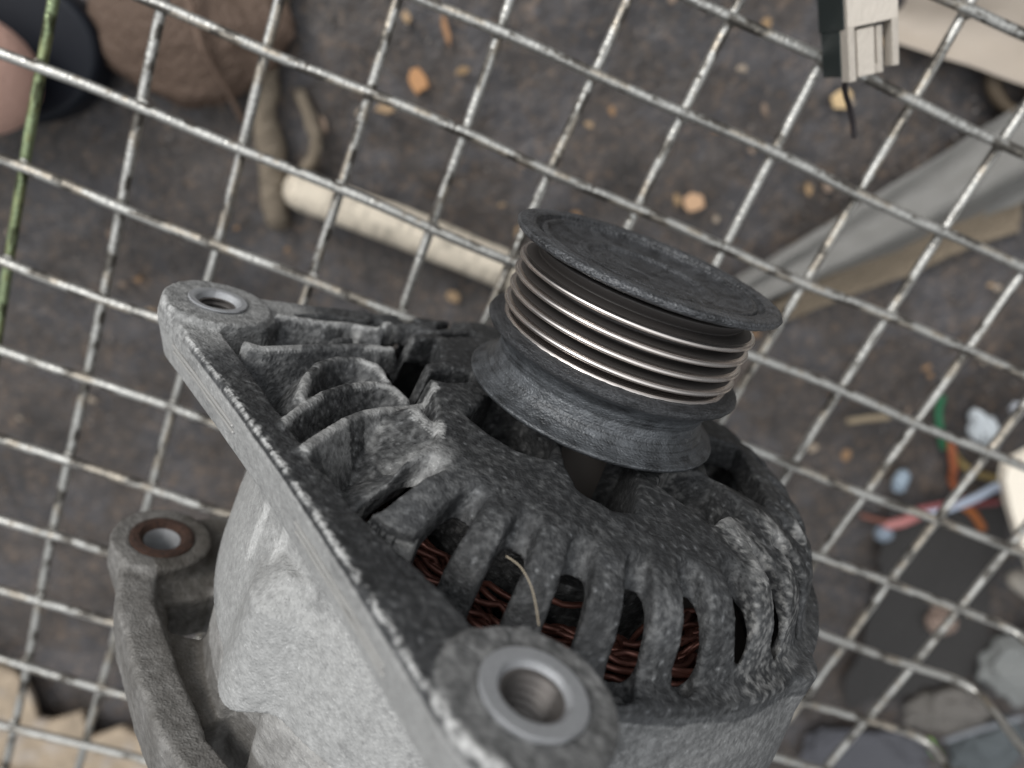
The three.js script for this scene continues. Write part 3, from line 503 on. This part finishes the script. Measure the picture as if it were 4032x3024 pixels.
function root(pts, r, label) { const g = tube(pts, r, 60, 14, 60), p = g.attributes.position; for (let i = 0; i < p.count; i++) { const x = p.getX(i) / MM, y = p.getY(i) / MM, z = p.getZ(i) / MM; p.setXYZ(i, p.getX(i) + 5 * (fbm(x / 9, y / 9, z / 9) - 0.5) * MM, p.getY(i), p.getZ(i) + 5 * (fbm(x / 9 + 8, y / 9, z / 9) - 0.5) * MM); } g.computeVertexNormals(); tag(mesh('root', g, std({ color: lin(0.19, 0.155, 0.115), roughness: 0.9, bumpMap: fineNoise, bumpScale: 0.003 })), label, 'root'); }
root([[-160, gy + 2, -70], [-156, gy + 3, -30], [-150, gy + 3, 0], [-140, gy + 3, 22], [-129, gy + 1, 52]], 7, 'thick dusty root running up to the pale stick');
root([[-134, gy + 2, -12], [-125, gy + 4, -1], [-119, gy + 4, 8], [-121, gy + 2, 20], [-127, gy + 1, 30]], 3.4, 'thin curved root beside the thick dusty root');
{ // foot in a black slipper at the left edge
  const sl = new THREE.Shape(); const P = [[-233, 18], [-236, 4], [-246, -5], [-262, -8], [-300, -8], [-380, -10], [-470, 0], [-500, 40], [-470, 88], [-380, 86], [-300, 66], [-262, 52], [-242, 38]];
  const c = new THREE.CatmullRomCurve3(P.map(([x, z]) => new THREE.Vector3(x + 7, z - 4, 0)), true).getPoints(90); c.forEach((q, i) => (i ? sl.lineTo(q.x, -q.y) : sl.moveTo(q.x, -q.y)));
  const g = new THREE.ExtrudeGeometry(sl, { depth: 12, bevelEnabled: true, bevelSize: 4, bevelThickness: 5, bevelSegments: 6, steps: 1 }).rotateX(-Math.PI / 2).translate(0, gy + 5, 0).scale(MM, MM, MM);
  const t = thing('slipper', 'black rubber slipper under the bare foot at the left edge', 'slipper');
  mesh('sole', g, phy({ color: lin(0.006, 0.008, 0.013), roughness: 0.45, specularIntensity: 0.5 }), t);
  mesh('strap', tube([[-330, gy + 14, -14], [-335, gy + 50, 4], [-338, gy + 66, 34], [-334, gy + 50, 70], [-330, gy + 14, 84]], 7, 40, 12), phy({ color: lin(0.006, 0.008, 0.013), roughness: 0.45, specularIntensity: 0.5 }), t);
  const bones = [[-284, 46, 39, 25.5, -330, 44, 37, 22], [-330, 44, 37, 22, -420, 42, 36, 26], [-420, 42, 30, 24, -470, 36, 20, 15], [-425, 40, 50, 22, -462, 34, 60, 12], [-300, 55, 38, 24, -308, 110, 38, 21], [-308, 110, 38, 21, -310, 190, 36, 28]];
  const net = surfaceNets([-500, 0, -20], [-250, 190, 100], 3, (F, nx, ny, nz) => { let n = 0; for (let k = 0; k < nz; k++) for (let j = 0; j < ny; j++) for (let i = 0; i < nx; i++, n++) { const x = -500 + i * 3, y = j * 3, z = -20 + k * 3; let f = 99;
    for (const [ax, ay, az, ra, bx, by, bz, rb] of bones) { const dx = bx - ax, dy = by - ay, dz = bz - az, t2 = clamp(((x - ax) * dx + (y - ay) * dy + (z - az) * dz) / (dx * dx + dy * dy + dz * dz)); f = smin(f, Math.hypot(x - ax - dx * t2, y - ay - dy * t2, z - az - dz * t2) - mix(ra, rb, t2), 14); }
    F[n] = Math.max(f, 21.5 - y, y - 186); } });
  const fg = pieces(net).get('body'); fg.translate(24 * MM, gy * MM, -9 * MM);
  tag(mesh('person', fg, phy({ color: lin(0.68, 0.43, 0.35), roughness: 0.55, sheen: 0.2, bumpMap: fineNoise, bumpScale: 0.0006 })), 'bare heel of a person standing in a black slipper, left edge', 'person');
}
// torn cardboard sheets bottom left
const board = std({ color: lin(0.46, 0.39, 0.31), roughness: 0.85, bumpMap: fineNoise, bumpScale: 0.0015, map: tex(256, (u, v) => { const a = 0.86 + 0.25 * (tfbm(u, v, 6, 5, 401) - 0.5); const b = sstep(0.5, 0.7, tfbm(u, v, 5, 3, 411)); return [a, a * mix(0.97, 1.0, b), a * mix(0.93, 1.02, b)]; }, true) });
tag(sheet('cardboard', [[-232, 398], [-205, 402], [-198, 406], [-190, 418], [-183, 436], [-174, 435], [-157, 422], [-146, 441], [-138, 433], [-129, 425], [-116, 428], [-102, 428], [-92, 432], [-40, 445], [-30, 560], [-260, 580]], 2.6, gy + 6, board, 3), 'torn beige cardboard sheet at the bottom left under the basket', 'cardboard');
tag(drape('green_cloth', [[-205, 486], [-168, 482], [-164, 530], [-210, 530]], 24, 20, (a, b, x, z) => gy + 14 + 6 * fbm(x / 11, 1, z / 11), std({ color: lin(0.06, 0.085, 0.07), roughness: 0.9, bumpMap: fineNoise, bumpScale: 0.002 })), 'dark green cloth scrap on the torn cardboard at the bottom left', 'cloth');
// cream board at the right edge
tag(sheet('cream_board', [[281, 20], [283, 15], [310, -26], [360, -30], [360, 90], [312, 52], [298, 40], [284, 26]], 6, -128, std({ color: lin(0.86, 0.78, 0.66), roughness: 0.6 })), 'pale cream board corner at the right edge', 'board');
function lump(name, x, y, z, sx, sy, sz, sd, mat, rough = 0.35, turn = 0) {
  const g0 = mergeVertices(new THREE.IcosahedronGeometry(1, 14).deleteAttribute('uv').deleteAttribute('normal')), p = g0.attributes.position, uv = [];
  for (let i = 0; i < p.count; i++) { const a = p.getX(i), b = p.getY(i), c = p.getZ(i), k = 1 + rough * 2 * (fbm(a * 1.6 + sd, b * 1.6, c * 1.6, 4) - 0.5) - rough * 0.6 * Math.abs(noise(a * 3 + sd, b * 3, c * 3) - 0.5); p.setXYZ(i, a * k * sx * MM, Math.max(b * k, -0.75) * sy * MM, c * k * sz * MM); uv.push(a * sx / 40, c * sz / 40); }
  g0.setAttribute('uv', new THREE.Float32BufferAttribute(uv, 2)); g0.computeVertexNormals(); const m = mesh(name, g0, mat); m.position.set(x * MM, (y + sy * 0.7) * MM, z * MM); m.rotation.y = turn; return m;
}
const plain = (r, g, b, ro = 0.6) => std({ color: lin(r, g, b), roughness: ro, bumpMap: fineNoise, bumpScale: 0.0012 });
tag(lump('crumpled_foil', 297, gy, 14, 13, 9, 7.5, 3, plain(0.55, 0.59, 0.62, 0.35), 0.6, -0.7), 'crumpled white foil near the right edge below the wires', 'foil');
tag(lump('foil_scrap', 311, gy, -5, 4.5, 4, 4, 8, plain(0.48, 0.5, 0.54, 0.4), 0.5), 'small white foil scrap beside the crumpled foil, right edge', 'foil');
tag(lump('plastic_pellet', 272, gy, 63, 4.5, 4, 8, 11, plain(0.25, 0.31, 0.37, 0.4), 0.3, 0.2), 'long blue grey plastic pellet above the pink wire', 'pellet');
tag(lump('plastic_pellet', 282, gy, 99, 5.5, 5, 5.5, 15, plain(0.19, 0.23, 0.28, 0.4), 0.25), 'round blue grey plastic pellet below the pink wire', 'pellet');
const cw = (label, pts, r, c) => tag(mesh('coloured_wire', tube(pts.map(([x, z, y = 3]) => [x, gy + y, z]), r, 40, 10), std({ color: lin(...c.map((q) => q * 0.72)), roughness: 0.45 })), label, 'wire');
cw('green insulated wire end right of the pulley', [[264, 6], [267, 14], [272, 22, 5], [283, 33]], 2.2, [0.02, 0.16, 0.07]);
cw('orange insulated wire standing below the green one', [[286, 29], [290, 36, 6], [295, 43, 7], [301, 50], [311, 57]], 2.4, [0.36, 0.10, 0.035]);
cw('mustard yellow wire behind the cream board corner', [[290, 33], [299, 38], [308, 40, 6], [322, 40], [338, 38]], 2.2, [0.30, 0.22, 0.08]);
cw('pale blue wire crossing the red wires', [[326, 42, 8], [317, 57, 7], [306, 69, 6], [295, 78]], 2.6, [0.52, 0.60, 0.74]);
cw('dark red wire curving behind the pale blue one', [[337, 53], [320, 60, 5], [306, 65, 6], [293, 75, 4]], 2.0, [0.30, 0.075, 0.08]);
cw('thick pink wire end at the left of the coloured tangle', [[281, 93], [287, 87, 5], [298, 76]], 3.3, [0.50, 0.19, 0.18]);
cw('brown wire running to the pink wire end', [[263, 93], [274, 92], [288, 90]], 1.8, [0.22, 0.085, 0.06]);
cw('short bright orange wire stub pointing down right', [[316, 63], [326, 65, 4], [339, 72]], 2.6, [0.42, 0.13, 0.03]);
cw('violet wire scrap touching the cream board', [[331, 45], [341, 42]], 2.0, [0.20, 0.11, 0.42]);
tag(mesh('splinter', tube([[221, gy + 2, 40], [230, gy + 3, 34], [241, gy + 2, 29]], 2.0, 20, 8), plain(0.3, 0.24, 0.16, 0.8)), 'tan wood splinter on the soil right of the alternator', 'splinter');
// scrap heap bottom right
const black = plain(0.028, 0.026, 0.025, 0.9);
tag(drape('dark_soil_sheet', [[262, 70], [352, 40], [420, 170], [330, 250]], 40, 60, (a, b, x, z) => gy + 1.5 + 3 * fbm(x / 20, 6, z / 20), black, (t, k) => 0.34 * fbm(t * 6, 2, k + 5, 3)), 'added dark sheet standing in for the dark soil under the coloured wires', 'plastic sheet');  // dark sheet added in place of a dark stretch of soil
tag(lump('scrap_lump', 352, gy + 2, 142, 11, 8, 9, 21, plain(0.22, 0.16, 0.13, 0.8), 0.5), 'small rusty brown lump on the added dark sheet', 'scrap');
tag(lump('grey_rag', 428, gy, 148, 34, 13, 30, 25, plain(0.17, 0.175, 0.17, 0.9), 0.55), 'large crumpled grey rag at the bend of the basket wires', 'rag');
tag(lump('grey_rag', 402, gy, 206, 30, 9, 20, 31, plain(0.12, 0.11, 0.1, 0.9), 0.55, 0.6), 'flat brownish grey rag in the lower right scrap', 'rag');
tag(lump('grey_rag', 372, gy, 268, 48, 7, 30, 37, plain(0.075, 0.075, 0.085, 0.9), 0.5, 0.3), 'dark flat rag at the bottom edge right of the alternator', 'rag');
tag(lump('grey_rag', 448, gy, 226, 26, 9, 22, 41, plain(0.07, 0.08, 0.085, 0.9), 0.6, 0.9), 'dark blue grey rag at the bottom right corner', 'rag');
tag(mesh('grey_rod', tube([[402, gy + 18, 222], [420, gy + 20, 200], [436, gy + 22, 182]], 1.6, 20, 8), plain(0.2, 0.21, 0.23, 0.5)), 'thin grey rod lying on the flat rag', 'rod');
tag(mesh('pale_rod', tube([[366, gy + 22, 90], [400, gy + 24, 96], [440, gy + 26, 88]], 7, 20, 12), plain(0.33, 0.3, 0.26, 0.7)), 'pale thick rod above the grey rag at the right edge', 'rod');
{
  const t = thing('plant_stem', 'green leaf tip on a pale stem below the basket bend', 'plant');
  mesh('leaf', tube([[384, gy + 26, 221], [389, gy + 27, 225], [395, gy + 27, 228]], 2.8, 24, 8).scale(1, 1, 1), std({ color: lin(0.16, 0.33, 0.05), roughness: 0.5 }), t);
  mesh('stem', tube([[395, gy + 27, 228], [404, gy + 24, 234], [418, gy + 16, 243]], 2.3, 24, 8), plain(0.25, 0.27, 0.23, 0.7), t);
}
// flecks of wood and leaf on the soil
{
  const tones = [[0.28, 0.185, 0.10], [0.32, 0.22, 0.13], [0.25, 0.15, 0.08], [0.32, 0.26, 0.20], [0.22, 0.16, 0.12]].map((c) => std({ color: lin(...c), roughness: 0.85 }));
  const shapes = []; for (let k = 0; k < 8; k++) { const sh = new THREE.Shape(), n = 6 + k % 3; for (let i = 0; i < n; i++) { const t = i / n * 2 * Math.PI + 0.3 * hash(i, k, 3), q = 0.62 + 0.55 * hash(i, k, 7), x = q * Math.cos(t), y = q * Math.sin(t) * (0.5 + 0.09 * (k % 5)); i ? sh.lineTo(x, y) : sh.moveTo(x, y); } shapes.push(new THREE.ExtrudeGeometry(sh, { depth: 0.18, bevelEnabled: true, bevelSize: 0.1, bevelThickness: 0.08, bevelSegments: 1, steps: 1 }).rotateX(-Math.PI / 2)); }
  const put = (x, z, s, m, label, group) => { const o = mesh('wood_chip', shapes[Math.floor(rnd() * 8)], m); o.position.set(x * MM, (gy + 0.6) * MM, z * MM); o.rotation.set(rr(-0.35, 0.35), rr(0, 6), rr(-0.35, 0.35)); o.scale.setScalar(s * MM); tag(o, label, 'wood chip', group); return o; };
  put(-82, -40, 6.2, std({ color: lin(0.42, 0.22, 0.10), roughness: 0.8 }), 'largest orange wood chip on the soil, upper middle');
  const lg = put(-77, -68, 7, std({ color: lin(0.34, 0.185, 0.095), roughness: 0.8 }), 'long orange bark sliver above the largest orange chip'); lg.scale.set(9 * MM, 5 * MM, 3.2 * MM); lg.rotation.set(0, -1.0, 0);
  put(122, -116, 5.6, std({ color: lin(0.62, 0.45, 0.25), roughness: 0.8 }), 'pale yellow chip just below the connector block');
  put(75, -39, 5.6, std({ color: lin(0.52, 0.33, 0.2), roughness: 0.8 }), 'round tan chip on the soil above the pulley');
  const L = 'small tan wood chip lying on the dark soil', G = 'tan wood chips scattered over the soil';
  for (const [x, z] of [[-97, -66], [138, -75], [-93, -22], [-26, 57], [-6, 10], [18, -5], [-179, 128], [-104, -16], [125, -144], [-63, -54], [15, -65], [70, -78], [-120, -3], [232, 60], [210, 64], [205, 30]]) put(x, z, rr(3.4, 4.8), tones[Math.floor(rnd() * 5)], L, G);
  for (let i = 0; i < 90; i++) { const x = rr(-290, 330), z = rr(-190, 330); put(x, z, rr(1.6, 3.6), tones[Math.floor(rnd() * 5)], L, G); }
  const grit = new THREE.InstancedMesh(shapes[0], std({ color: 0xffffff, roughness: 0.9 }), 5000), m4 = new THREE.Matrix4(), q = new THREE.Quaternion(), c = new THREE.Color();
  for (let i = 0; i < 5000; i++) { const s = rr(0.5, 1.7) * MM; q.setFromEuler(new THREE.Euler(rr(0, 3), rr(0, 6), 0)); m4.compose(new THREE.Vector3(rr(-0.32, 0.46), (gy - 0.5) * MM, rr(-0.25, 0.5)), q, new THREE.Vector3(s, s * 2, s)); grit.setMatrixAt(i, m4); const t = rr(0.06, 0.17); c.setRGB(t * 1.1, t * 0.98, t * 0.9); grit.setColorAt(i, c); }
  grit.name = 'grit'; grit.castShadow = grit.receiveShadow = true; tag(grit, 'fine grit spread over the trodden soil', null, null, 'stuff'); scene.add(grit);
}

const renderer = new THREE.WebGLRenderer({ antialias: true });
renderer.setSize(1024, 768); renderer.toneMapping = THREE.LinearToneMapping; renderer.toneMappingExposure = EXPOSURE; renderer.shadowMap.enabled = true;
renderer.render(scene, camera);
